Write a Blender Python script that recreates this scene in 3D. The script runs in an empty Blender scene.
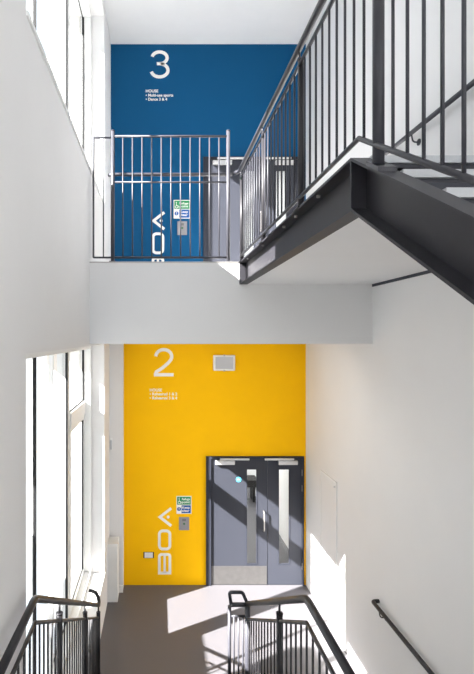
import bpy, bmesh, math
from mathutils import Vector, Matrix

S = bpy.context.scene
COL = S.collection
E = 3.96            # eye height above the lower floor
L3 = 4.79           # upper floor level
XL, XR = -0.757, 2.37
YB = 7.6            # far wall
YS = 5.24            # upper slab edge
ZC = 8.67           # ceiling
XS = 0.90           # outer face of stair steelwork
M = 0.576           # stair pitch (rise per metre)
PX = 62.4           # photo pixels per metre on the far wall


def lin(c):
    return tuple(((v / 255) / 12.92 if v / 255 <= 0.04045 else ((v / 255 + 0.055) / 1.055) ** 2.4) for v in c)


# ------------------------------------------------------------------ materials
def mat(name, rgb, rough=0.6, metal=0.0, var=0.04, scale=6.0, bump=0.0, bscale=80.0, spec=0.4):
    m = bpy.data.materials.new(name)
    m.use_nodes = True
    nt = m.node_tree
    b = nt.nodes['Principled BSDF']
    b.inputs['Roughness'].default_value = rough
    b.inputs['Metallic'].default_value = metal
    b.inputs['Specular IOR Level'].default_value = spec
    tc = nt.nodes.new('ShaderNodeTexCoord')
    nz = nt.nodes.new('ShaderNodeTexNoise')
    nz.inputs['Scale'].default_value = scale
    nz.inputs['Detail'].default_value = 4
    nt.links.new(tc.outputs['Object'], nz.inputs['Vector'])
    rp = nt.nodes.new('ShaderNodeValToRGB')
    c = lin(rgb)
    rp.color_ramp.elements[0].position = 0.3
    rp.color_ramp.elements[1].position = 0.7
    rp.color_ramp.elements[0].color = (*[max(0, v * (1 - var)) for v in c], 1)
    rp.color_ramp.elements[1].color = (*[min(1, v * (1 + var)) for v in c], 1)
    nt.links.new(nz.outputs['Fac'], rp.inputs['Fac'])
    nt.links.new(rp.outputs['Color'], b.inputs['Base Color'])
    if bump:
        n2 = nt.nodes.new('ShaderNodeTexNoise')
        n2.inputs['Scale'].default_value = bscale
        bp = nt.nodes.new('ShaderNodeBump')
        bp.inputs['Strength'].default_value = bump
        bp.inputs['Distance'].default_value = 0.002
        nt.links.new(tc.outputs['Object'], n2.inputs['Vector'])
        nt.links.new(n2.outputs['Fac'], bp.inputs['Height'])
        nt.links.new(bp.outputs['Normal'], b.inputs['Normal'])
    return m


def glass_mat(name, tint=(1, 1, 1), refl=0.06):
    m = bpy.data.materials.new(name)
    m.use_nodes = True
    nt = m.node_tree
    nt.nodes.clear()
    out = nt.nodes.new('ShaderNodeOutputMaterial')
    mix = nt.nodes.new('ShaderNodeMixShader')
    tr = nt.nodes.new('ShaderNodeBsdfTransparent')
    tr.inputs['Color'].default_value = (*tint, 1)
    gl = nt.nodes.new('ShaderNodeBsdfGlossy')
    gl.inputs['Roughness'].default_value = 0.02
    lw = nt.nodes.new('ShaderNodeLayerWeight')
    lw.inputs['Blend'].default_value = 0.25
    mt = nt.nodes.new('ShaderNodeMath')
    mt.operation = 'MULTIPLY'
    mt.inputs[1].default_value = refl * 4
    nt.links.new(lw.outputs['Fresnel'], mt.inputs[0])
    nt.links.new(mt.outputs[0], mix.inputs['Fac'])
    nt.links.new(tr.outputs[0], mix.inputs[1])
    nt.links.new(gl.outputs[0], mix.inputs[2])
    nt.links.new(mix.outputs[0], out.inputs['Surface'])
    return m


WHITE = mat('white_paint', (226, 225, 224), 0.75, var=0.012, scale=2.0, bump=0.05, bscale=160)
CEIL = mat('ceiling_paint', (222, 222, 222), 0.85, var=0.01)
YEL = mat('yellow_paint', (253, 192, 13), 0.7, var=0.015, scale=2.0, bump=0.04, bscale=150, spec=0.08)
BLU = mat('blue_paint', (10, 78, 121), 0.7, var=0.02, scale=2.0, bump=0.04, bscale=150, spec=0.15)
FLOOR = mat('grey_vinyl', (97, 95, 98), 0.45, var=0.06, scale=90.0, spec=0.5)
TREADG = mat('tread_vinyl', (70, 70, 76), 0.6, var=0.05, scale=60)
NOSE = mat('nosing_grey', (182, 184, 186), 0.5, var=0.03, scale=40)
RISER = mat('riser_dark', (60, 62, 70), 0.6, var=0.04)
STEEL = mat('charcoal_steel', (49, 48, 52), 0.45, var=0.05, scale=5, spec=0.25)
RAIL = mat('dark_rail_paint', (40, 39, 42), 0.42, var=0.04, scale=8, spec=0.35)
WRAIL = mat('walkway_rail_paint', (52, 52, 58), 0.42, var=0.04, scale=8, spec=0.35)
GRAIL = mat('grey_rail_paint', (66, 66, 72), 0.4, var=0.03, scale=8, spec=0.4)
FRAMEW = mat('white_window_frame', (232, 232, 230), 0.5, var=0.01)
GASK = mat('black_gasket', (18, 18, 20), 0.6)
DOORM = mat('slate_door', (52, 54, 62), 0.5, var=0.02, scale=4, spec=0.25)
DFRAME = mat('slate_door_frame', (46, 48, 57), 0.5, var=0.02, spec=0.25)
KICK = mat('satin_steel', (104, 102, 101), 0.4, metal=0.6, var=0.08, scale=12)
BRUSH = mat('brushed_steel', (176, 172, 168), 0.38, metal=0.75, var=0.06, scale=12)
SILV = mat('silver_closer', (205, 205, 205), 0.4, metal=0.3, var=0.02)
VINYL = mat('white_vinyl', (240, 238, 232), 0.55, var=0.01)
PLAST = mat('white_plastic', (232, 232, 230), 0.4, var=0.01)
GREYP = mat('grey_diffuser', (190, 192, 196), 0.4, var=0.02)
BLACKP = mat('black_plastic', (30, 30, 32), 0.45)
GREEN = mat('sign_green', (22, 140, 84), 0.5, var=0.02)
SBLUE = mat('sign_blue', (18, 84, 160), 0.5, var=0.02)
DISC = mat('light_blue_disc', (70, 178, 214), 0.5, var=0.02)
REDP = mat('copper_bracket', (120, 84, 80), 0.4, metal=0.4)
OUTW = mat('outside_render', (225, 222, 216), 0.8, var=0.03)
BENCH = mat('dark_bench', (40, 38, 38), 0.6)
GLASS = glass_mat('clear_glass')
VGLASS = glass_mat('vision_glass', (0.86, 0.88, 0.88), 0.10)


# ------------------------------------------------------------------ mesh helpers
def box(bm, x0, x1, y0, y1, z0, z1):
    vs = [bm.verts.new((x, y, z)) for z in (z0, z1) for y in (y0, y1) for x in (x0, x1)]
    for f in ((0, 2, 3, 1), (4, 5, 7, 6), (0, 1, 5, 4), (2, 6, 7, 3), (0, 4, 6, 2), (1, 3, 7, 5)):
        bm.faces.new([vs[i] for i in f])


def rbox(x0, x1, y0, y1, z0, z1, r=0.004, seg=2):
    bm = bmesh.new()
    box(bm, x0, x1, y0, y1, z0, z1)
    bmesh.ops.bevel(bm, geom=list(bm.edges), offset=r, segments=seg, affect='EDGES', profile=0.5)
    return bm


def bx(*args):
    bm = bmesh.new()
    box(bm, *args)
    return bm


def boxes(lst):
    bm = bmesh.new()
    for a in lst:
        box(bm, *a)
    return bm


def tube(bm, pts, r, n=12, cap=True):
    pts = [Vector(p) for p in pts]
    dirs = [(pts[i + 1] - pts[i]).normalized() for i in range(len(pts) - 1)]
    up = Vector((0, 0, 1)) if abs(dirs[0].z) < 0.9 else Vector((0, 1, 0))
    u = (up - dirs[0] * up.dot(dirs[0])).normalized()
    v = dirs[0].cross(u)
    rings = []
    for i, p in enumerate(pts):
        if i == 0:
            nrm = dirs[0]
        elif i == len(pts) - 1:
            nrm = dirs[-1]
        else:
            nrm = (dirs[i - 1] + dirs[i]).normalized()
        ring = []
        dprev = dirs[max(0, i - 1)]
        for k in range(n):
            a = 2 * math.pi * k / n
            q = p + (u * math.cos(a) + v * math.sin(a)) * r
            # slide along the incoming direction on to the mitre plane
            d = dprev.dot(nrm)
            if abs(d) > 0.2:
                q = q - dprev * ((q - p).dot(nrm) / d)
            ring.append(bm.verts.new(q))
        rings.append(ring)
        if 0 < i < len(pts) - 1:
            rot = dirs[i - 1].rotation_difference(dirs[i])
            u = rot @ u
            v = rot @ v
    for a, b in zip(rings, rings[1:]):
        for k in range(n):
            f = bm.faces.new((a[k], a[(k + 1) % n], b[(k + 1) % n], b[k]))
            f.smooth = True
    if cap:
        bm.faces.new(list(reversed(rings[0])))
        bm.faces.new(rings[-1])


def tb(pts, r, n=12):
    bm = bmesh.new()
    tube(bm, pts, r, n)
    return bm


def soften(pts, rad, k=4):
    """round the interior corners of a polyline"""
    pts = [Vector(p) for p in pts]
    out = [pts[0]]
    for a, b, c in zip(pts, pts[1:], pts[2:]):
        r = min(rad, (b - a).length * 0.45, (c - b).length * 0.45)
        p0 = b + (a - b).normalized() * r
        p1 = b + (c - b).normalized() * r
        for i in range(k + 1):
            t = i / k
            out.append(p0 * (1 - t) ** 2 + b * 2 * t * (1 - t) + p1 * t * t)
    out.append(pts[-1])
    return out


def prism(bm, poly, axis, a0, a1):
    """poly: 2D points; axis 'y': poly in (x,z) ; axis 'x': poly in (y,z)"""
    def mk(p, a):
        return (p[0], a, p[1]) if axis == 'y' else (a, p[0], p[1])
    A = [bm.verts.new(mk(p, a0)) for p in poly]
    B = [bm.verts.new(mk(p, a1)) for p in poly]
    n = len(poly)
    bm.faces.new(A)
    bm.faces.new(list(reversed(B)))
    for i in range(n):
        bm.faces.new((A[i], B[i], B[(i + 1) % n], A[(i + 1) % n]))


def obj(name, bm, m, parent=None):
    bmesh.ops.recalc_face_normals(bm, faces=list(bm.faces))
    me = bpy.data.meshes.new(name)
    bm.to_mesh(me)
    bm.free()
    me.materials.append(m)
    o = bpy.data.objects.new(name, me)
    COL.objects.link(o)
    if parent:
        o.parent = parent
        o.matrix_parent_inverse = parent.matrix_basis.inverted()
    return o


def thing(name, label, cat, loc=(0, 0, 0), group=None):
    o = bpy.data.objects.new(name, None)
    o.empty_display_size = 0.1
    COL.objects.link(o)
    o.location = loc
    tag(o, label, cat, group)
    return o


def tag(o, label, cat, group=None):
    o['label'] = label
    o['category'] = cat
    if group:
        o['group'] = group
    return o


def struct(name, bm, m, parent=None, label=None, cat=None):
    o = obj(name, bm, m, parent)
    if parent is None:
        o['kind'] = 'structure'
        if label:
            tag(o, label, cat)
    return o


def W(px, py):
    """photo pixel on the far wall -> X, Z"""
    return (px - 158) / PX, E - (py - 338) / PX


# ------------------------------------------------------------------ the shell
struct('floor', bx(XL, XR, -3.4, YB, -0.2, 0.0), FLOOR, label='dark grey vinyl floor of the lower storey', cat='floor')
struct('floor_upper', bx(XL, XR, YS, YB, 3.895, L3), WHITE,
       label='upper storey floor slab with a plain white painted edge', cat='floor')
struct('trim_1', bx(XL, XS + 0.0, YS - 0.006, YS + 0.05, L3, L3 + 0.014), BRUSH,
       label='thin metal strip along the upper floor edge', cat='trim')
struct('ceiling', bx(XL - 0.35, XR + 0.1, -3.4, YB + 0.15, ZC, ZC + 0.15), CEIL, label='pale grey flat ceiling above the blue wall', cat='ceiling')
struct('wall_right', bx(XR, XR + 0.15, -3.4, YB + 0.15, -0.2, ZC), WHITE, label='tall white wall on the right of the stairwell', cat='wall')

# left wall with two tall openings
Y0, Y1 = 2.72, 6.68
W1 = (0.66, 3.87)
W2 = (5.84, 8.50)
XO = -1.09
struct('wall_left', boxes([
    (XO, XL, -3.4, Y0, -0.2, ZC), (XO, XL, Y1, YB + 0.15, -0.2, ZC),
    (XO, XL, Y0, Y1, -0.2, W1[0]), (XO, XL, Y0, Y1, W1[1], W2[0]), (XO, XL, Y0, Y1, W2[1], ZC)]), WHITE,
    label='tall white wall on the left with two big window openings', cat='wall')

# far wall: door opening DX0..DX1, DH
DX0, DX1, DH = 0.769, 2.335, 2.067


def far_wall(name, z0, z1, floorz, dx, m, label):
    a, b, h = DX0 + dx, DX1 + dx, floorz + DH
    return struct(name, boxes([(XL, a, YB, YB + 0.15, z0, z1), (b, XR, YB, YB + 0.15, z0, z1), (a, b, YB, YB + 0.15, h, z1)]), m,
                  label=label, cat='wall')


far_wall('wall_back', -0.0, 3.895, 0.0, 0.0, YEL, 'bright yellow end wall of the lower storey')
far_wall('wall_back_upper', L3, ZC, L3, -0.045, BLU, 'deep blue end wall of the upper storey')
struct('wall_back_slab', bx(XL, XR, YB, YB + 0.15, 3.895, L3), WHITE)

# white pier and boxing at the left end of the yellow wall
struct('trim_2', bx(XL, -0.548, 7.39, YB, 0, 3.895), WHITE, label='narrow white pier between the window and the yellow wall', cat='pier')
struct('baseboard_left', bx(XL, -0.545, 7.372, 7.39, 0, 0.11), FRAMEW, label='white skirting at the foot of the narrow pier', cat='skirting')
o = obj('pipe_boxing', rbox(XL, -0.605, 7.1, 7.371, 0, 0.874, 0.004), FRAMEW)
tag(o, 'low white boxed casing standing on the floor against the left wall', 'boxing')
t = thing('call_point', 'tiny white wall sensor on the narrow pier left of the yellow wall', 'sensor', (-0.745, 7.39, 2.3))
obj('back_plate', rbox(-0.752, -0.712, 7.376, 7.392, 2.215, 2.40, 0.004), PLAST, t)
obj('cover', rbox(-0.748, -0.716, 7.366, 7.376, 2.225, 2.37, 0.003), GREYP, t)


# ------------------------------------------------------------------ windows
def window(name, z0, z1, transom, label):
    root = bpy.data.objects.new(name, None)
    COL.objects.link(root)
    root.location = (-1.0, (Y0 + Y1) / 2, z0)
    root['kind'] = 'structure'
    tag(root, label, 'window')
    xi, xo = -0.94, -1.075
    fw = 0.06
    far = 0.07
    obj('window_frame', boxes([
        (xo, xi, Y0, Y1, z0, z0 + 0.035), (xo, xi, Y0, Y1, z1 - 0.06, z1),
        (xo, xi, Y0, Y0 + fw, z0 + 0.035, z1 - 0.06), (xo, xi, Y1 - far, Y1, z0 + 0.035, z1 - 0.06)]), FRAMEW, root)
    mull = [(4.02, 4.075, -1.045, -1.072), (4.70, 4.725, -1.04, -1.09), (5.42, 5.56, -1.035, -1.27)]
    for a, b, mi, mo in mull:
        obj('mullion', rbox(mo, mi, a, b, z0 + 0.035, z1 - 0.06, 0.003, 1), FRAMEW, root)
    edges = [Y0 + fw] + [v for a, b, _, _ in mull for v in (a, b)] + [Y1 - far]
    for i in range(4):
        a, b = edges[2 * i], edges[2 * i + 1]
        spans = [(z0 + 0.035, z1 - 0.06)]
        if transom and i == 3:
            spans = [(z0 + 0.035, transom[0]), (transom[1], z1 - 0.06)]
            obj('transom', rbox(-1.2, -1.015, a, b, transom[0], transom[1], 0.003, 1), FRAMEW, root)
            c, d, q = z0 + 0.035, transom[0], 0.06
            obj('sash_frame', boxes([(-1.075, -1.028, a, b, c, c + q), (-1.075, -1.028, a, b, d - q, d),
                                     (-1.075, -1.028, a, a + q, c + q, d - q), (-1.075, -1.028, b - q, b, c + q, d - q)]), FRAMEW, root)
        for si, (c, d) in enumerate(spans):
            if transom and i == 3 and si == 0:
                a, b, c, d = a + q, b - q, c + q, d - q
            elif transom and i == 3:
                a, b = edges[6], edges[7]
            p = obj('pane', bx(-1.064, -1.058, a, b, c, d), GLASS, root)
            if i != 1:
                g = 0.014
                obj('gasket', boxes([(-1.058, -1.048, a, b, c, c + g), (-1.058, -1.048, a, b, d - g, d),
                                     (-1.058, -1.048, a, a + g, c + g, d - g), (-1.058, -1.03, b - g, b, c + g, d - g)]), GASK, p)
    return root


window('window_1', *W1, (2.90, 3.08), 'tall white framed lower window beside the yellow wall')
window('window_2', *W2, None, 'white framed window at upper left beside the blue wall')
struct('trim_3', bx(XL, XL + 0.012, Y0, Y1, W2[0] - 0.03, W2[0] + 0.003), FRAMEW, label='white sill edge of the upper window', cat='sill')
struct('trim_4', bx(XL, XL + 0.012, Y0, Y1, W1[0] - 0.03, W1[0] + 0.003), FRAMEW, label='white sill edge of the lower window', cat='sill')

# outside: overhang above each window row, unseen canopy and wall added to shape the sun patches
bm = bmesh.new()
box(bm, -1.56, XO, 4.01, 7.4, W1[1], W1[1] + 0.12)
ring = [(-1.09, 0.0), (-2.6, 0.0), (-2.6, 3.155), (-1.09, 4.009)]
lo = [bm.verts.new((x, y, W1[1])) for x, y in ring]
hi = [bm.verts.new((x, y, W1[1] + 0.12)) for x, y in ring]
bm.faces.new(lo)
bm.faces.new(hi)
for k in range(4):
    bm.faces.new((lo[k], lo[(k + 1) % 4], hi[(k + 1) % 4], hi[k]))
struct('sun_shaping_canopy', bm, OUTW, label='pale overhang and added sun-shaping canopy outside above the lower window', cat='canopy')
struct('outer_overhang', bx(-1.48, XO, 0.0, 7.4, W2[1], W2[1] + 0.12), OUTW, label='pale overhang outside above the upper window', cat='canopy')
struct('sun_shaping_wall', boxes([(-3.3, -3.0, 3.25, 4.30, -0.2, 2.7), (-3.3, -3.0, 0.0, 3.25, -0.2, 3.75)]), OUTW, label='added pale wall outside that blocks sun from the lower window', cat='wall')  # unseen wall added to keep sun off the lower panes
struct('outer_jamb', boxes([(-1.30, XO, Y1, YB, -0.2, ZC)]), OUTW)


# ------------------------------------------------------------------ corridor behind each door
def corridor(name, z, dx, label):
    struct(name + '_floor', bx(-0.4, 2.45, YB + 0.15, 14.0, z - 0.1, z), FLOOR)
    struct(name + '_wall', boxes([(-0.5, -0.4, YB + 0.15, 14.0, z, z + 2.6), (2.45, 2.55, YB + 0.15, 14.0, z, z + 2.6),
                                  (-0.5, 2.55, 13.2, 13.3, z, z + 2.6)]), WHITE)
    struct(name + '_ceiling', bx(-0.5, 2.55, YB + 0.15, 14.1, z + 2.6, z + 2.7), CEIL)
    L = bpy.data.lights.new(name + '_light', 'AREA')
    L.shape = 'RECTANGLE'
    L.size, L.size_y = 1.2, 4.0
    L.energy = 170
    lo = bpy.data.objects.new(name + '_light', L)
    lo.location = (1.0, 11.0, z + 2.58)
    COL.objects.link(lo)


corridor('corridor', 0.0, 0, '')
corridor('corridor_upper', L3, 0, '')
t = thing('corridor_bench', 'dark low bench seen through the door glass in the corridor', 'bench', (1.9, 11.6, 0))
obj('seat', rbox(1.2, 2.42, 11.4, 11.85, 0.36, 0.54, 0.02), BENCH, t)
for sx in (1.28, 2.32):
    obj('leg', bx(sx - 0.03, sx + 0.03, 11.43, 11.82, 0, 0.36), BLACKP, t)


# ------------------------------------------------------------------ double doors
def double_door(name, z, dx, label, disc=True):
    root = bpy.data.objects.new(name, None)
    COL.objects.link(root)
    root.location = ((DX0 + DX1) / 2 + dx, YB, z)
    root['kind'] = 'structure'
    tag(root, label, 'door')

    def X(px):
        return (px - 158) / PX + dx

    def Z(py):
        return z + (585 - py) / PX

    a, b, h = DX0 + dx, DX1 + dx, z + DH
    f = obj('door_frame', boxes([(a, X(210.8), YB - 0.03, YB + 0.12, z, h), (X(302), b, YB - 0.03, YB + 0.12, z, h),
                             (X(210.8), X(302), YB - 0.03, YB + 0.12, Z(458.2), h)]), DFRAME, root)
    yf, yb = YB + 0.0, YB + 0.045

    def leaf(p0, p1, v0, v1, hinge_px, plate, closer, handle):
        zt, zb = Z(458.6), z + 0.006
        vz0, vz1 = Z(564.5), Z(468.5)
        L = obj('door_leaf', boxes([(X(p0), X(v0), yf, yb, zb, zt), (X(v1), X(p1), yf, yb, zb, zt),
                               (X(v0), X(v1), yf, yb, zb, vz0), (X(v0), X(v1), yf, yb, vz1, zt)]), DOORM, root)
        obj('vision_panel', bx(X(v0), X(v1), yf + 0.02, yf + 0.026, vz0, vz1), VGLASS, L)
        g = 0.016
        obj('glazing_bead', boxes([(X(v0), X(v0) + g, yf - 0.006, yf + 0.02, vz0, vz1), (X(v1) - g, X(v1), yf - 0.006, yf + 0.02, vz0, vz1),
                                   (X(v0) + g, X(v1) - g, yf - 0.006, yf + 0.02, vz0, vz0 + g), (X(v0) + g, X(v1) - g, yf - 0.006, yf + 0.02, vz1 - g, vz1)]),
            DFRAME, L)
        for py in (472.5, 488, 566):
            obj('hinge', tb([(X(hinge_px), yf - 0.012, Z(py + 3)), (X(hinge_px), yf - 0.012, Z(py - 3))], 0.011, 8), BRUSH, L)
        if plate:
            obj('kick_plate', bx(X(p0) + 0.004, X(p1) - 0.01, yf - 0.004, yf, zb + 0.004, Z(566)), KICK, L)
        if plate and disc:
            bm = bmesh.new()
            c = Vector((X(238.6), yf - 0.003, Z(479.4)))
            tube(bm, [c, c + Vector((0, 0.003, 0))], 0.042, 24)
            sg = obj('sign_disc', bm, DISC, L)
            sg['label'] = 'round light blue disc'
            obj('sign_symbol', bx(c.x - 0.018, c.x + 0.018, c.y - 0.001, c.y, c.z - 0.006, c.z + 0.006), VINYL, sg)
        c0, c1, a0, a1 = closer
        cl = obj('door_closer', rbox(X(c0), X(c1), yf - 0.06, yf, Z(464), Z(460), 0.006), SILV, L)
        obj('closer_arm', rbox(X(a0), X(a1), yf - 0.075, yf - 0.045, Z(459.2), Z(457.4), 0.005), SILV, cl)
        if handle:
            hx, z0_, z1_ = X(263.5), Z(530), Z(511)
            obj('pull_handle', tb(soften([(hx, yf, z0_), (hx, yf - 0.06, z0_), (hx, yf - 0.06, z1_), (hx, yf, z1_)], 0.02), 0.011, 10), BRUSH, L)

    leaf(211.1, 267.4, 246, 257.4, 210.2, True, (215.4, 234.4, 219.6, 248.7), True)
    leaf(267.9, 301.7, 278, 290, 302.3, False, (278, 297, 264, 293), False)
    return root


double_door('door_1', 0.0, 0.0, 'slate grey double door with slim glass panels in the yellow wall')
double_door('door_2', L3, -0.045, 'slate grey double door in the blue wall behind the railings', False)


# ------------------------------------------------------------------ wall graphics
def ribbon(bm, pts, w, y, closed=False):
    """flat stroke of constant width in the wall plane, 2 mm thick"""
    pts = [Vector((p[0], p[1])) for p in pts]
    pts = [p for i, p in enumerate(pts) if i == 0 or (p - pts[i - 1]).length > 1e-5]
    if closed and (pts[0] - pts[-1]).length < 1e-5:
        pts.pop()
    n = len(pts)
    L, R = [], []
    for i in range(n):
        if closed:
            d0 = (pts[i] - pts[i - 1]).normalized()
            d1 = (pts[(i + 1) % n] - pts[i]).normalized()
        else:
            d0 = (pts[i] - pts[i - 1]).normalized() if i else (pts[1] - pts[0]).normalized()
            d1 = (pts[i + 1] - pts[i]).normalized() if i < n - 1 else d0
        t = (d0 + d1).normalized()
        nn = Vector((-t.y, t.x))
        s = w / 2 / max(0.35, nn.dot(Vector((-d0.y, d0.x))))
        L.append(pts[i] + nn * s)
        R.append(pts[i] - nn * s)
    rng = range(n if closed else n - 1)
    fr = lambda p: bm.verts.new((p.x, y, p.y))
    bk = lambda p: bm.verts.new((p.x, y + 0.002, p.y))
    lf, rf, lb, rb = [fr(p) for p in L], [fr(p) for p in R], [bk(p) for p in L], [bk(p) for p in R]
    for i in rng:
        j = (i + 1) % n
        bm.faces.new((lf[i], lf[j], rf[j], rf[i]))
        bm.faces.new((lf[i], lb[i], lb[j], lf[j]))
        bm.faces.new((rf[i], rf[j], rb[j], rb[i]))
    if not closed:
        bm.faces.new((lf[0], rf[0], rb[0], lb[0]))
        bm.faces.new((lf[-1], lb[-1], rb[-1], rf[-1]))


def arc(cx, cz, rx, rz, a0, a1, n=14):
    return [(cx + rx * math.cos(math.radians(a0 + (a1 - a0) * i / n)), cz + rz * math.sin(math.radians(a0 + (a1 - a0) * i / n))) for i in range(n + 1)]


YG = YB - 0.002


def numeral(kind, px0, px1, py0, py1, label):
    x0, z1 = W(px0, py0)
    x1, z0 = W(px1, py1)
    w, h, s = x1 - x0, z1 - z0, 0.052
    bm = bmesh.new()
    cx = (x0 + x1) / 2
    if kind == '3':
        mid = z0 + h * 0.525
        r1z, r2z = (z1 - s / 2 - mid) / 2, (mid - z0 - s / 2) / 2
        up = arc(cx, mid + r1z, w / 2 - s / 2 - 0.014, r1z, 168, -90, 22)
        lo = arc(cx, mid - r2z, w / 2 - s / 2, r2z, 90, -168, 22)
        ribbon(bm, up, s, YG)
        ribbon(bm, lo, s, YG)
        ribbon(bm, [(cx - 0.045, mid), (cx + 0.02, mid)], s * 0.96, YG - 0.0004)
    else:
        rx, rz = w / 2 - s / 2 - 0.004, h * 0.30 - s / 2
        c1 = z1 - s / 2 - rz
        path = arc(cx, c1, rx, rz, 178, -28, 18)
        px, pz = path[-1]
        path += [(px - 0.045, pz - 0.055), (cx - 0.02, z0 + h * 0.30), (x0 + s * 0.75, z0 + h * 0.16), (x0 + s / 2 + 0.002, z0 + s * 0.6)]
        ribbon(bm, path, s, YG)
        ribbon(bm, [(x0, z0 + s / 2), (x1, z0 + s / 2)], s, YG - 0.0004)
    o = obj('wall_numeral', bm, VINYL)
    return tag(o, label, 'number')


numeral('3', 149.6, 169.6, 50.2, 78.4, 'large white numeral three high on the blue wall')
numeral('2', 153.9, 173.6, 348, 376.4, 'large white numeral two high on the yellow wall')


def text_bm(body, size, x, y, z, bold=0.0, align='LEFT', width=None):
    cu = bpy.data.curves.new('txt', 'FONT')
    cu.body = body
    cu.size = size
    cu.extrude = 0.0008
    cu.offset = bold
    cu.align_x = align
    ob = bpy.data.objects.new('txt', cu)
    COL.objects.link(ob)
    bpy.context.view_layer.update()
    dg = bpy.context.evaluated_depsgraph_get()
    me = bpy.data.meshes.new_from_object(ob.evaluated_get(dg))
    bpy.data.objects.remove(ob)
    bpy.data.curves.remove(cu)
    k = 1.0
    if width:
        xs = [v.co.x for v in me.vertices]
        k = width / (max(xs) - min(xs))
    bm = bmesh.new()
    bm.from_mesh(me)
    bpy.data.meshes.remove(me)
    for v in bm.verts:
        v.co = Vector((x + v.co.x * k, y - v.co.z, z + v.co.y))
    return bm


def lettering(lines, label):
    root = None
    for (s, px, py, wpx) in lines:
        x, z = W(px, py)
        bm = text_bm(s, 0.062, x, YG + 0.0006, z, 0.0015, width=wpx / PX)
        if root is None:
            root = thing('wall_lettering', label, 'lettering', (x, YG, z))
        obj('text_line', bm, VINYL, root)


lettering([('HOUSE', 145.6, 92.2, 12.4), ('\u2022 Multi-use sports', 145.6, 96.4, 27.5), ('\u2022 Dance 3 & 4', 145.6, 100.4, 21.5)],
          'three lines of small white lettering below the numeral on the blue wall')
lettering([('HOUSE', 149.6, 391.4, 12.2), ('\u2022 Rehearsal 1 & 2', 149.6, 395.3, 27.5), ('\u2022 Rehearsal 3 & 4', 149.6, 399.3, 27.5)],
          'three lines of small white lettering below the numeral on the yellow wall')


def boa(x0p, x1p, ap, op, bp_, label):
    """word written upwards: A on top, then O, then B"""
    s = 0.043
    xa, xb = W(x0p, 0)[0], W(x1p, 0)[0]
    root = thing('wall_word', label, 'lettering', (xa, YG, W(0, bp_[1])[1]))

    def zz(p):
        return W(0, p)[1]
    bm = bmesh.new()                                    # A: chevron pointing left with a dot
    zt, zb = zz(ap[0]), zz(ap[1])
    zm = (zt + zb) / 2
    ribbon(bm, [(xb, zt - s / 2), (xa + 0.03, zm), (xb, zb + s / 2)], s, YG)
    tube(bm, [(xb - 0.05, YG, zm), (xb - 0.05, YG + 0.002, zm)], s * 0.55, 12)
    obj('letter', bm, VINYL, root)

    def rr(x0, x1, z0, z1, r):
        P = []
        for cx, cz, a in ((x1 - r, z1 - r, 0), (x0 + r, z1 - r, 90), (x0 + r, z0 + r, 180), (x1 - r, z0 + r, 270)):
            P += arc(cx, cz, r, r, a, a + 90, 5)
        return P
    bm = bmesh.new()
    zt, zb = zz(op[0]), zz(op[1])
    ribbon(bm, rr(xa + s / 2, xb - s / 2, zb + s / 2, zt - s / 2, 0.055), s, YG, True)
    obj('letter', bm, VINYL, root)
    bm = bmesh.new()                                    # B lying on its back: spine below, two lobes upwards
    zt, zb = zz(bp_[0]), zz(bp_[1])
    xm = (xa + xb) / 2
    r = 0.035
    P = [(xa + s / 2, zb)] + [(xa + s / 2, zt - s / 2 - r)] + arc(xa + s / 2 + r, zt - s / 2 - r, r, r, 180, 90, 4) + \
        arc(xb - s / 2 - r, zt - s / 2 - r, r, r, 90, 0, 4) + [(xb - s / 2, zb)]
    ribbon(bm, P, s, YG)
    ribbon(bm, [(xa + s / 2, zb + s / 2), (xb - s / 2, zb + s / 2)], s, YG - 0.0004)
    ribbon(bm, [(xm, zb + s / 2), (xm, zt - s / 2)], s * 0.85, YG - 0.0004)
    obj('letter', bm, VINYL, root)


boa(158, 171.2, (507, 527.2), (529.6, 550.4), (553.2, 574.5), 'white letters BOA reading upwards on the yellow wall')
boa(151.7, 164.2, (211, 230.4), (232.4, 254.2), (256.8, 278.2), 'white letters BOA reading upwards on the blue wall')


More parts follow.
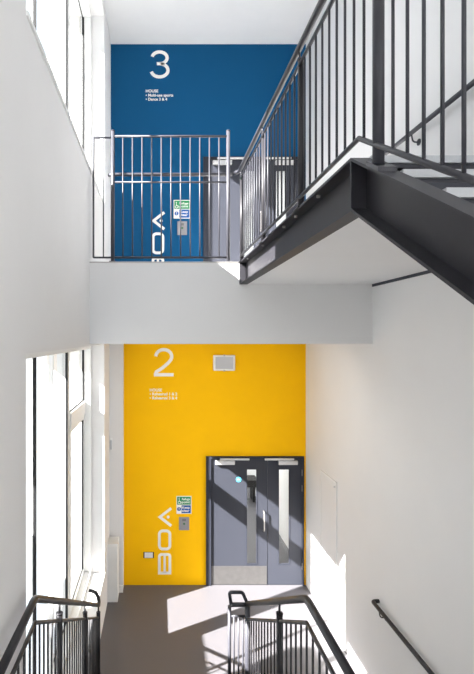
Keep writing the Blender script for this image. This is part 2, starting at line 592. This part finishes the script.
def refuge_sign(px0, px1, py0, py1, where):
    x0, z1 = W(px0, py0)
    x1, z0 = W(px1, py1)
    y = YB - 0.006
    t = thing('refuge_sign', 'small green and blue safety sign with white border on the ' + where + ' wall', 'sign', (x0, YB, z0))
    obj('sign_board', rbox(x0, x1, y, YB, z0, z1, 0.002, 1), VINYL, t)
    b = 0.012
    zm = (z0 + z1) / 2
    xs = x0 + (x1 - x0) * 0.34
    g = obj('green_panel', bx(x0 + b, x1 - b, y - 0.001, y, zm + 0.005, z1 - b), GREEN, t)
    bl = obj('blue_panel', bx(xs, x1 - b, y - 0.001, y, z0 + b, zm - 0.005), SBLUE, t)
    # wheelchair pictogram
    bm = bmesh.new()
    cx, cz = x0 + 0.048, zm + 0.048
    ribbon(bm, arc(cx, cz - 0.01, 0.02, 0.02, 100, 360, 12), 0.009, y - 0.0032)
    ribbon(bm, [(cx - 0.004, cz + 0.045), (cx - 0.002, cz + 0.01), (cx + 0.02, cz + 0.008), (cx + 0.03, cz - 0.02)], 0.011, y - 0.0036)
    tube(bm, [(cx - 0.004, y - 0.0034, cz + 0.06), (cx - 0.004, y - 0.001, cz + 0.06)], 0.009, 10)
    obj('pictogram', bm, VINYL, g)
    for s, zf in (('Refuge', zm + 0.078), ('point', zm + 0.03)):
        obj('lettering', text_bm(s, 0.05, xs + 0.004, y - 0.0022, zf, 0.001, width=(x1 - b - xs) * 0.86), VINYL, g)
    bm = bmesh.new()
    cx, cz = (x0 + b + xs) / 2 - 0.004, (z0 + b + zm) / 2
    tube(bm, [(cx, y - 0.0012, cz), (cx, y, cz)], 0.032, 18)
    ic = obj('mandatory_disc', bm, SBLUE, t)
    obj('exclamation_mark', boxes([(cx - 0.005, cx + 0.005, y - 0.0024, y - 0.0012, cz - 0.006, cz + 0.022),
                                   (cx - 0.005, cx + 0.005, y - 0.0024, y - 0.0012, cz - 0.02, cz - 0.011)]), VINYL, ic)
    for s, zf in (('Keep', zm - 0.058), ('clear', zm - 0.108)):
        obj('lettering', text_bm(s, 0.05, xs + 0.008, y - 0.0022, zf, 0.001, width=(x1 - b - xs) * 0.8), VINYL, bl)


refuge_sign(176.4, 191.5, 496, 513.8, 'yellow')
refuge_sign(173.6, 190, 200, 218.5, 'blue')


def intercom(px0, px1, py0, py1, where):
    x0, z1 = W(px0, py0)
    x1, z0 = W(px1, py1)
    t = thing('intercom_panel', 'grey steel intercom plate below the safety sign on the ' + where + ' wall', 'intercom', (x0, YB, z0))
    obj('face_plate', rbox(x0, x1, YB - 0.012, YB, z0, z1, 0.003), mat('grey_plate', (142, 139, 142), 0.45), t)
    cx, cz = (x0 + x1) / 2, (z0 + z1) / 2
    obj('call_button', tb([(cx, YB - 0.018, cz), (cx, YB - 0.012, cz)], 0.018, 16), mat('green_button', (70, 110, 84), 0.5), t)
    obj('speaker_grille', boxes([(cx - 0.03, cx + 0.03, YB - 0.0132, YB - 0.012, cz + 0.045 + k * 0.012, cz + 0.050 + k * 0.012) for k in range(3)]), BLACKP, t)


intercom(179, 189.2, 517, 530, 'yellow')
intercom(177.3, 187, 221.4, 235, 'blue')

x0, z1 = W(143.4, 552)
x1, z0 = W(154, 558)
t = thing('wall_socket', 'white wall socket with dark edges low on the yellow wall', 'socket', (x0, YB, z0))
obj('back_plate', rbox(x0, x1, YB - 0.008, YB, z0, z1, 0.002), BLACKP, t)
f = obj('face_plate', rbox(x0 + 0.018, x1 - 0.018, YB - 0.012, YB - 0.008, z0 + 0.006, z1 - 0.004, 0.002, 1), PLAST, t)

x0, z1 = W(213, 355)
x1, z0 = W(234.8, 370.6)
xm = (x0 + x1) / 2
t = thing('emergency_light', 'white bulkhead light with grey lens high on the yellow wall', 'wall light', (xm, YB, z0))
obj('housing', rbox(x0, x1, YB - 0.055, YB, z0, z1, 0.014, 3), PLAST, t)
obj('lens', rbox(x0 + 0.034, x1 - 0.034, YB - 0.064, YB - 0.055, z0 + 0.03, z1 - 0.03, 0.004, 2), GREYP, t)
for zc in (z0 + 0.006, z1 - 0.006):
    obj('clip', rbox(xm - 0.014, xm + 0.014, YB - 0.07, YB - 0.03, zc - 0.012, zc + 0.012, 0.003, 1), GREYP, t)

# tall white panel on the right wall
t = thing('wall_panel', 'tall slim white cupboard door panel on the right wall', 'panel', (XR, 6.57, 0.12))
obj('panel_board', rbox(XR - 0.012, XR, 6.29, 6.86, 0.14, 2.03, 0.003), WHITE, t)
obj('panel_frame', boxes([(XR - 0.018, XR, 6.265, 6.29, 0.12, 2.05), (XR - 0.018, XR, 6.86, 6.885, 0.12, 2.05),
                          (XR - 0.018, XR, 6.29, 6.86, 2.03, 2.05), (XR - 0.018, XR, 6.29, 6.86, 0.12, 0.14)]), FRAMEW, t)
for zz_ in (0.2, 1.97):
    obj('catch', tb([(XR - 0.022, 6.33, zz_), (XR - 0.012, 6.33, zz_)], 0.012, 10), GREYP, t)


# ------------------------------------------------------------------ upper stair: walkway + flight
ZT = L3 + 0.012             # top of steel
DP = 0.25                   # steel depth
YE = 2.215                  # where the walkway ends and the flight starts
YN = -0.6                   # near end of the flight
XW = XS + 0.075             # web
TF = 0.014
st = thing('staircase', 'dark steel stair with white soffit hanging from the upper floor', 'staircase', (1.6, 3.0, L3 - DP))
# walkway channel
obj('edge_beam', boxes([
    (XS, XW, YE, YS, ZT - TF, ZT), (XS, XW, YE, YS, ZT - DP, ZT - DP + TF),
    (XW - 0.001, XW + 0.012, YE, YS, ZT - DP, ZT),
    (XS, XW, YE - 0.006, YE + 0.006, ZT - DP + TF, ZT - TF),
    (XS, XW, YS - 0.012, YS, ZT - DP + TF, ZT - TF)]), STEEL, st)
for yb_ in (4.9, 4.2, 3.5, 3.2, 2.75):
    obj('bolt', tb([(XS + 0.03, yb_, ZT - TF - 0.014), (XS + 0.03, yb_, ZT - TF)], 0.011, 6), BRUSH, st)


def sl(y, z=0.0):
    return ZT - M * (YE - y) + z


bm = bmesh.new()
for (a, b) in ((0, -TF), (-DP + TF, -DP)):
    prism(bm, [(YE, sl(YE, a)), (YN, sl(YN, a)), (YN, sl(YN, b)), (YE, sl(YE, b))], 'x', XS, XW)
prism(bm, [(YE, sl(YE)), (YN, sl(YN)), (YN, sl(YN, -DP)), (YE, sl(YE, -DP))], 'x', XW - 0.001, XW + 0.012)
obj('stringer', bm, STEEL, st)
obj('walkway_deck', bx(XW + 0.012, XR - 0.002, YE, YS, ZT - 0.06, ZT), TREADG, st)
obj('walkway_soffit', bx(XW + 0.012, XR - 0.002, YE, YS, ZT - DP, ZT - DP + 0.02), WHITE, st)
obj('shadow_gap', bx(XR - 0.014, XR - 0.002, YE, YS - 0.02, ZT - DP - 0.028, ZT - DP + 0.004), RISER, st)
RI, GO = 0.165, 0.286
n_tr = 9
for k in range(n_tr):
    yk = YE - k * GO
    zk = ZT - k * RI
    if k:
        tr = obj('tread', bx(XW + 0.012, XR - 0.01, yk, yk + GO + 0.02, zk - 0.045, zk), TREADG, st)
    else:
        tr = None
    nz = obj('nosing', bx(XW + 0.012, XR - 0.01, yk - 0.022, yk + 0.03, zk - 0.03, zk + 0.003), NOSE, tr or st)
    obj('riser', bx(XW + 0.012, XR - 0.01, yk, yk + 0.015, zk - RI, zk - 0.046), RISER, st)
bm = bmesh.new()
prism(bm, [(YE, sl(YE, -DP)), (YN, sl(YN, -DP)), (YN, sl(YN, -DP + 0.015)), (YE, sl(YE, -DP + 0.015))], 'x', XW + 0.012, XR - 0.03)
obj('flight_soffit', bm, WHITE, st)


# ------------------------------------------------------------------ railings
def post(root, x, y, z0, z1, r, m, cap=True, base=True):
    p = obj('post', tb([(x, y, z0), (x, y, z1)], r, 14), m, root)
    if cap:
        obj('post_cap', tb([(x, y, z1), (x, y, z1 + 0.008)], r * 1.12, 14), m, p)
    if base:
        obj('base_plate', rbox(x - 0.036, x + 0.036, y - 0.05, y + 0.05, z0, z0 + 0.012, 0.002, 1), m, p)
    return p


# guard on the upper floor edge
g = thing('landing_guardrail', 'tall grey metal guardrail along the upper floor edge before the blue wall', 'railing', (0.1, 5.30, L3))
yg = 5.30
pa, pb = -0.505, 0.785
xl_ = -0.722
zt = L3 + 1.425
zb_ = L3 + 0.07
zm_ = L3 + 0.912
for x in (pa, pb):
    post(g, x, yg, L3 + 0.0145, L3 + 1.482, 0.021, GRAIL)
obj('top_rail', tb([(pa, yg, zt), (pb, yg, zt)], 0.013, 10), GRAIL, g)
obj('middle_rail', tb([(pa, yg, zm_), (pb, yg, zm_)], 0.011, 10), GRAIL, g)
obj('bottom_rail', tb([(pa, yg, zb_), (pb, yg, zb_)], 0.012, 10), GRAIL, g)
obj('side_frame', tb(soften([(pa, yg, zb_), (xl_, yg, zb_), (xl_, yg, zt - 0.015), (pa, yg, zt - 0.015)], 0.01, 2), 0.011, 10), GRAIL, g)
obj('baluster', tb([(-0.61, yg, zb_), (-0.61, yg, zt - 0.015)], 0.0075, 8), GRAIL, g)
n = 11
for i in range(n):
    x = pa + (pb - pa) * (i + 1) / (n + 1) + 0.005
    obj('baluster', tb([(x, yg, zb_), (x, yg, zt)], 0.0075, 8), GRAIL, g)
hz = L3 + 1.03
yh = 5.38
hr = obj('handrail', tb(soften([(pa - 0.06, yh + 0.02, hz - 0.005), (pa + 0.02, yh, hz - 0.005), (0.84, yh, hz - 0.005)], 0.03), 0.02, 12), GRAIL, g)
for x in (pa, 0.14, pb):
    obj('bracket', tb(soften([(x, yg + 0.01, hz - 0.07), (x, yh, hz - 0.07), (x, yh, hz - 0.02)], 0.02), 0.007, 8), GRAIL, hr)

# walkway and flight guard
w = thing('walkway_guardrail', 'long charcoal balustrade climbing over the right-hand steel walkway and stair', 'railing', (XS + 0.01, 3.5, L3))
xg = XS + 0.012
yc = 2.15
y_end = 0.45
Hh, Ht, Hb = 1.03, 0.93, 0.075


def zr(y, h):
    return L3 + h - (M * (yc - y) if y < yc else 0)


hr = obj('handrail', tb(soften([(0.86, 5.34, hz - 0.005), (xg - 0.005, 5.28, L3 + Hh), (xg - 0.005, yc, zr(yc, Hh)), (xg - 0.005, y_end, zr(y_end, Hh))], 0.08), 0.021, 14), WRAIL, w)
obj('top_rail', tb([(xg, 5.23, L3 + Ht), (xg, yc, zr(yc, Ht)), (xg, y_end, zr(y_end, Ht))], 0.012, 10), WRAIL, w)
obj('bottom_rail', tb([(xg, 5.23, L3 + Hb), (xg, yc, zr(yc, Hb)), (xg, y_end, zr(y_end, Hb))], 0.012, 10), WRAIL, w)
for y in (5.23, 4.15, 3.06):
    p = post(w, xg + 0.012, y, L3, L3 + Ht + 0.03, 0.021, RAIL)
    obj('rail_pin', tb([(xg + 0.006, y, L3 + Ht + 0.03), (xg, y, L3 + Hh - 0.015)], 0.007, 8), WRAIL, p)
yp = 1.987
p = obj('post', tb([(xg + 0.012, yp, sl(yp) + 0.01), (xg + 0.012, yp, zr(yp, Ht + 0.02))], 0.0235, 16), WRAIL, w)
bm = bmesh.new()
prism(bm, [(yp - 0.055, sl(yp - 0.055)), (yp + 0.055, sl(yp + 0.055)), (yp + 0.055, sl(yp + 0.055) + 0.02), (yp - 0.055, sl(yp - 0.055) + 0.02)], 'x', XS - 0.002, XS + 0.074)
obj('base_plate', bm, WRAIL, p)
sp = 0.1045
ys = [5.23 - 0.108 * k for k in range(1, 10)] + [4.15 - 0.109 * k for k in range(1, 10)] + [2.951 - 0.1065 * k for k in range(9)] + [1.84 - 0.1067 * k for k in range(13)]
for y in ys:
    if y < y_end + 0.03:
        continue
    obj('baluster', tb([(xg, y, zr(y, Hb)), (xg, y, zr(y, Ht))], 0.0067, 8), WRAIL, w)


# wall handrails on the right wall
def wall_rail(z, y0, y1, brackets, label, m):
    xh = 2.30
    t = thing('wall_handrail', label, 'handrail', (xh, (y0 + y1) / 2, z))
    obj('rail', tb(soften([(XR, y0 + 0.035, z), (xh, y0 + 0.03, z), (xh, y1, z)], 0.035, 5), 0.021, 14), m, t)
    for y in brackets:
        b = obj('bracket', tb(soften([(XR, y, z - 0.085), (xh + 0.012, y, z - 0.085), (xh, y, z - 0.02)], 0.03, 5), 0.007, 8), m, t)
        obj('wall_rose', tb([(XR, y, z - 0.085), (XR - 0.008, y, z - 0.085)], 0.03, 16), m, b)
    return t


wall_rail(E + 1.862, 5.05, 2.0, (4.30, 2.9), 'grey handrail on the right wall behind the walkway balusters', GRAIL)
wall_rail(1.137, 5.05, 2.0, (4.93, 3.4), 'dark handrail on the right wall below the walkway, its end turned into the wall', RAIL)

# ------------------------------------------------------------------ lower flight (below the frame) and its two balustrades
ZL = 9 * RI
lst = [(XL, 0.86, -3.4, 2.75, ZL - 0.25, ZL)]
for k in range(8):
    lst.append((XL, 0.86, 2.75 + k * GO, 2.75 + (k + 1) * GO, max(-0.0, ZL - (k + 1) * RI - 0.3), ZL - (k + 1) * RI))
struct('floor_halfway', boxes(lst), FLOOR, label='grey half landing and steps below the two near balustrades', cat='stairs')


def stair_rail(root, x, y0, yc_, y1, hz0, m, posts, hook):
    def z(y, d=0.0):
        return hz0 - d - (M * (y - yc_) if y > yc_ else 0)
    pts = [(x, y0, z(y0)), (x, yc_, z(yc_)), (x, y1, z(y1))]
    hr = obj('handrail', tb(soften(pts, 0.05, 4) + hook, 0.0215, 14), m, root)
    dt, db = 0.135, 0.88
    obj('top_rail', tb([(x, y0, z(y0, dt)), (x, yc_, z(yc_, dt)), (x, y1, z(y1, dt + 0.01))], 0.0115, 10), m, root)
    obj('bottom_rail', tb([(x, y0, z(y0, db)), (x, yc_, z(yc_, db)), (x, y1, z(y1, min(db, z(y1) - 0.03)))], 0.0115, 10), m, root)
    for y in posts:
        zf = ZL if y <= 2.75 else max(0.0, ZL - RI * (math.floor((y - 2.75) / GO) + 1))
        p = obj('post', tb([(x, y, zf), (x, y, z(y, 0.09))], 0.022, 14), m, root)
        obj('post_cap', tb([(x, y, z(y, 0.09)), (x, y, z(y, 0.08))], 0.024, 14), m, p)
        obj('rail_pin', tb([(x, y, z(y, 0.08)), (x, y, z(y, 0.012))], 0.008, 8), m, p)
    y = yc_ - 0.105 * int((yc_ - y0) / 0.105)
    while y < y1 - 0.03:
        if min(abs(y - q) for q in posts) > 0.035:
            obj('baluster', tb([(x, y, z(y, db)), (x, y, z(y, dt))], 0.0067, 8), m, root)
        y += 0.105
    return hr


zc0 = E - 1.46
xlft = -0.69
lr = thing('stair_balustrade', 'dark stair balustrade at lower left beside the tall window', 'railing', (xlft, 3.0, ZL))
zend = zc0 - M * (5.5 - 2.655)
stair_rail(lr, xlft, 1.2, 2.655, 5.5, zc0, RAIL, (1.6, 3.32, 4.48, 5.49),
           [Vector(p) for p in ((xlft - 0.002, 5.54, zend + 0.02), (xlft - 0.012, 5.56, zend + 0.06), (xlft - 0.04, 5.58, zend + 0.1), (xlft - 0.085, 5.59, zend + 0.115), (xlft - 0.12, 5.60, zend + 0.115))])
xrt = 0.833
rr_ = thing('stair_balustrade', 'dark stair balustrade at lower centre with a looped rail end', 'railing', (xrt, 3.0, ZL))
ye = 4.41
zend = zc0 - M * (ye - 2.655)
hr = stair_rail(rr_, xrt, 1.2, 2.655, ye, zc0, RAIL, (1.6, 3.25), [])
# end panel and loop facing the lower floor
xn = 0.665
rend = obj('end_rail', tb([(xrt, ye, zend - 0.01), (xn, ye, zend - 0.01)], 0.02, 14), GRAIL, rr_)
obj('end_loop', tb(soften([(xrt, ye, zend), (xrt - 0.045, ye + 0.01, zend + 0.10), (xn, ye + 0.01, zend + 0.10), (xn + 0.015, ye, zend)], 0.02, 4), 0.016, 12), GRAIL, rend)
obj('end_rail', tb([(xrt, ye, zend - 0.115), (xn, ye, zend - 0.115)], 0.011, 10), GRAIL, rr_)
for x, r in ((xrt, 0.026), (xn, 0.016)):
    obj('post', tb([(x, ye, max(0, ZL - RI * (math.floor((ye - 2.75) / GO) + 1))), (x, ye, zend - 0.02)], r, 14), GRAIL, rr_)
for k in range(1, 4):
    x = xn + (xrt - xn) * k / 4
    obj('baluster', tb([(x, ye, 0.55), (x, ye, zend - 0.115)], 0.0085, 8), GRAIL, rr_)

# ------------------------------------------------------------------ light
sun = bpy.data.lights.new('sun', 'SUN')
sun.energy = 40
sun.angle = math.radians(0.53)
sun.color = (1.0, 0.98, 0.955)
so = bpy.data.objects.new('sun', sun)
so.rotation_euler = Vector((1.0, 0.565, -0.75)).to_track_quat('-Z', 'Y').to_euler()
so.location = (-6, 0, 12)
COL.objects.link(so)

# added fill light below the lower lobby soffit, brightens the yellow wall
L = bpy.data.lights.new('lobby_fill_light', 'AREA')
L.shape = 'RECTANGLE'
L.size, L.size_y = 1.6, 0.3
L.energy = 22
L.color = (1.0, 0.97, 0.92)
lo = bpy.data.objects.new('lobby_fill_light', L)
lo.location = (0.7, 5.75, 3.88)
lo.rotation_euler = (math.radians(20), 0, 0)
COL.objects.link(lo)

wd = bpy.data.worlds.new('sky')
S.world = wd
wd.use_nodes = True
bg = wd.node_tree.nodes['Background']
bg.inputs['Color'].default_value = (0.85, 0.925, 1.0, 1)
bg.inputs['Strength'].default_value = 1.8

# ------------------------------------------------------------------ camera
cd = bpy.data.cameras.new('camera')
cd.sensor_fit = 'HORIZONTAL'
cd.sensor_width = 24
cd.lens = 24
cd.shift_x = (237 - 158) / 474
cd.shift_y = (338 - 337) / 474
cd.clip_start = 0.02
co = bpy.data.objects.new('camera', cd)
co.location = (0, 0, E)
co.rotation_euler = (math.radians(90), 0, 0)
COL.objects.link(co)
S.camera = co

S.view_settings.view_transform = 'Standard'
S.view_settings.look = 'None'
S.view_settings.gamma = 1
S.view_settings.use_curve_mapping = False
S.view_settings.exposure = 0.1
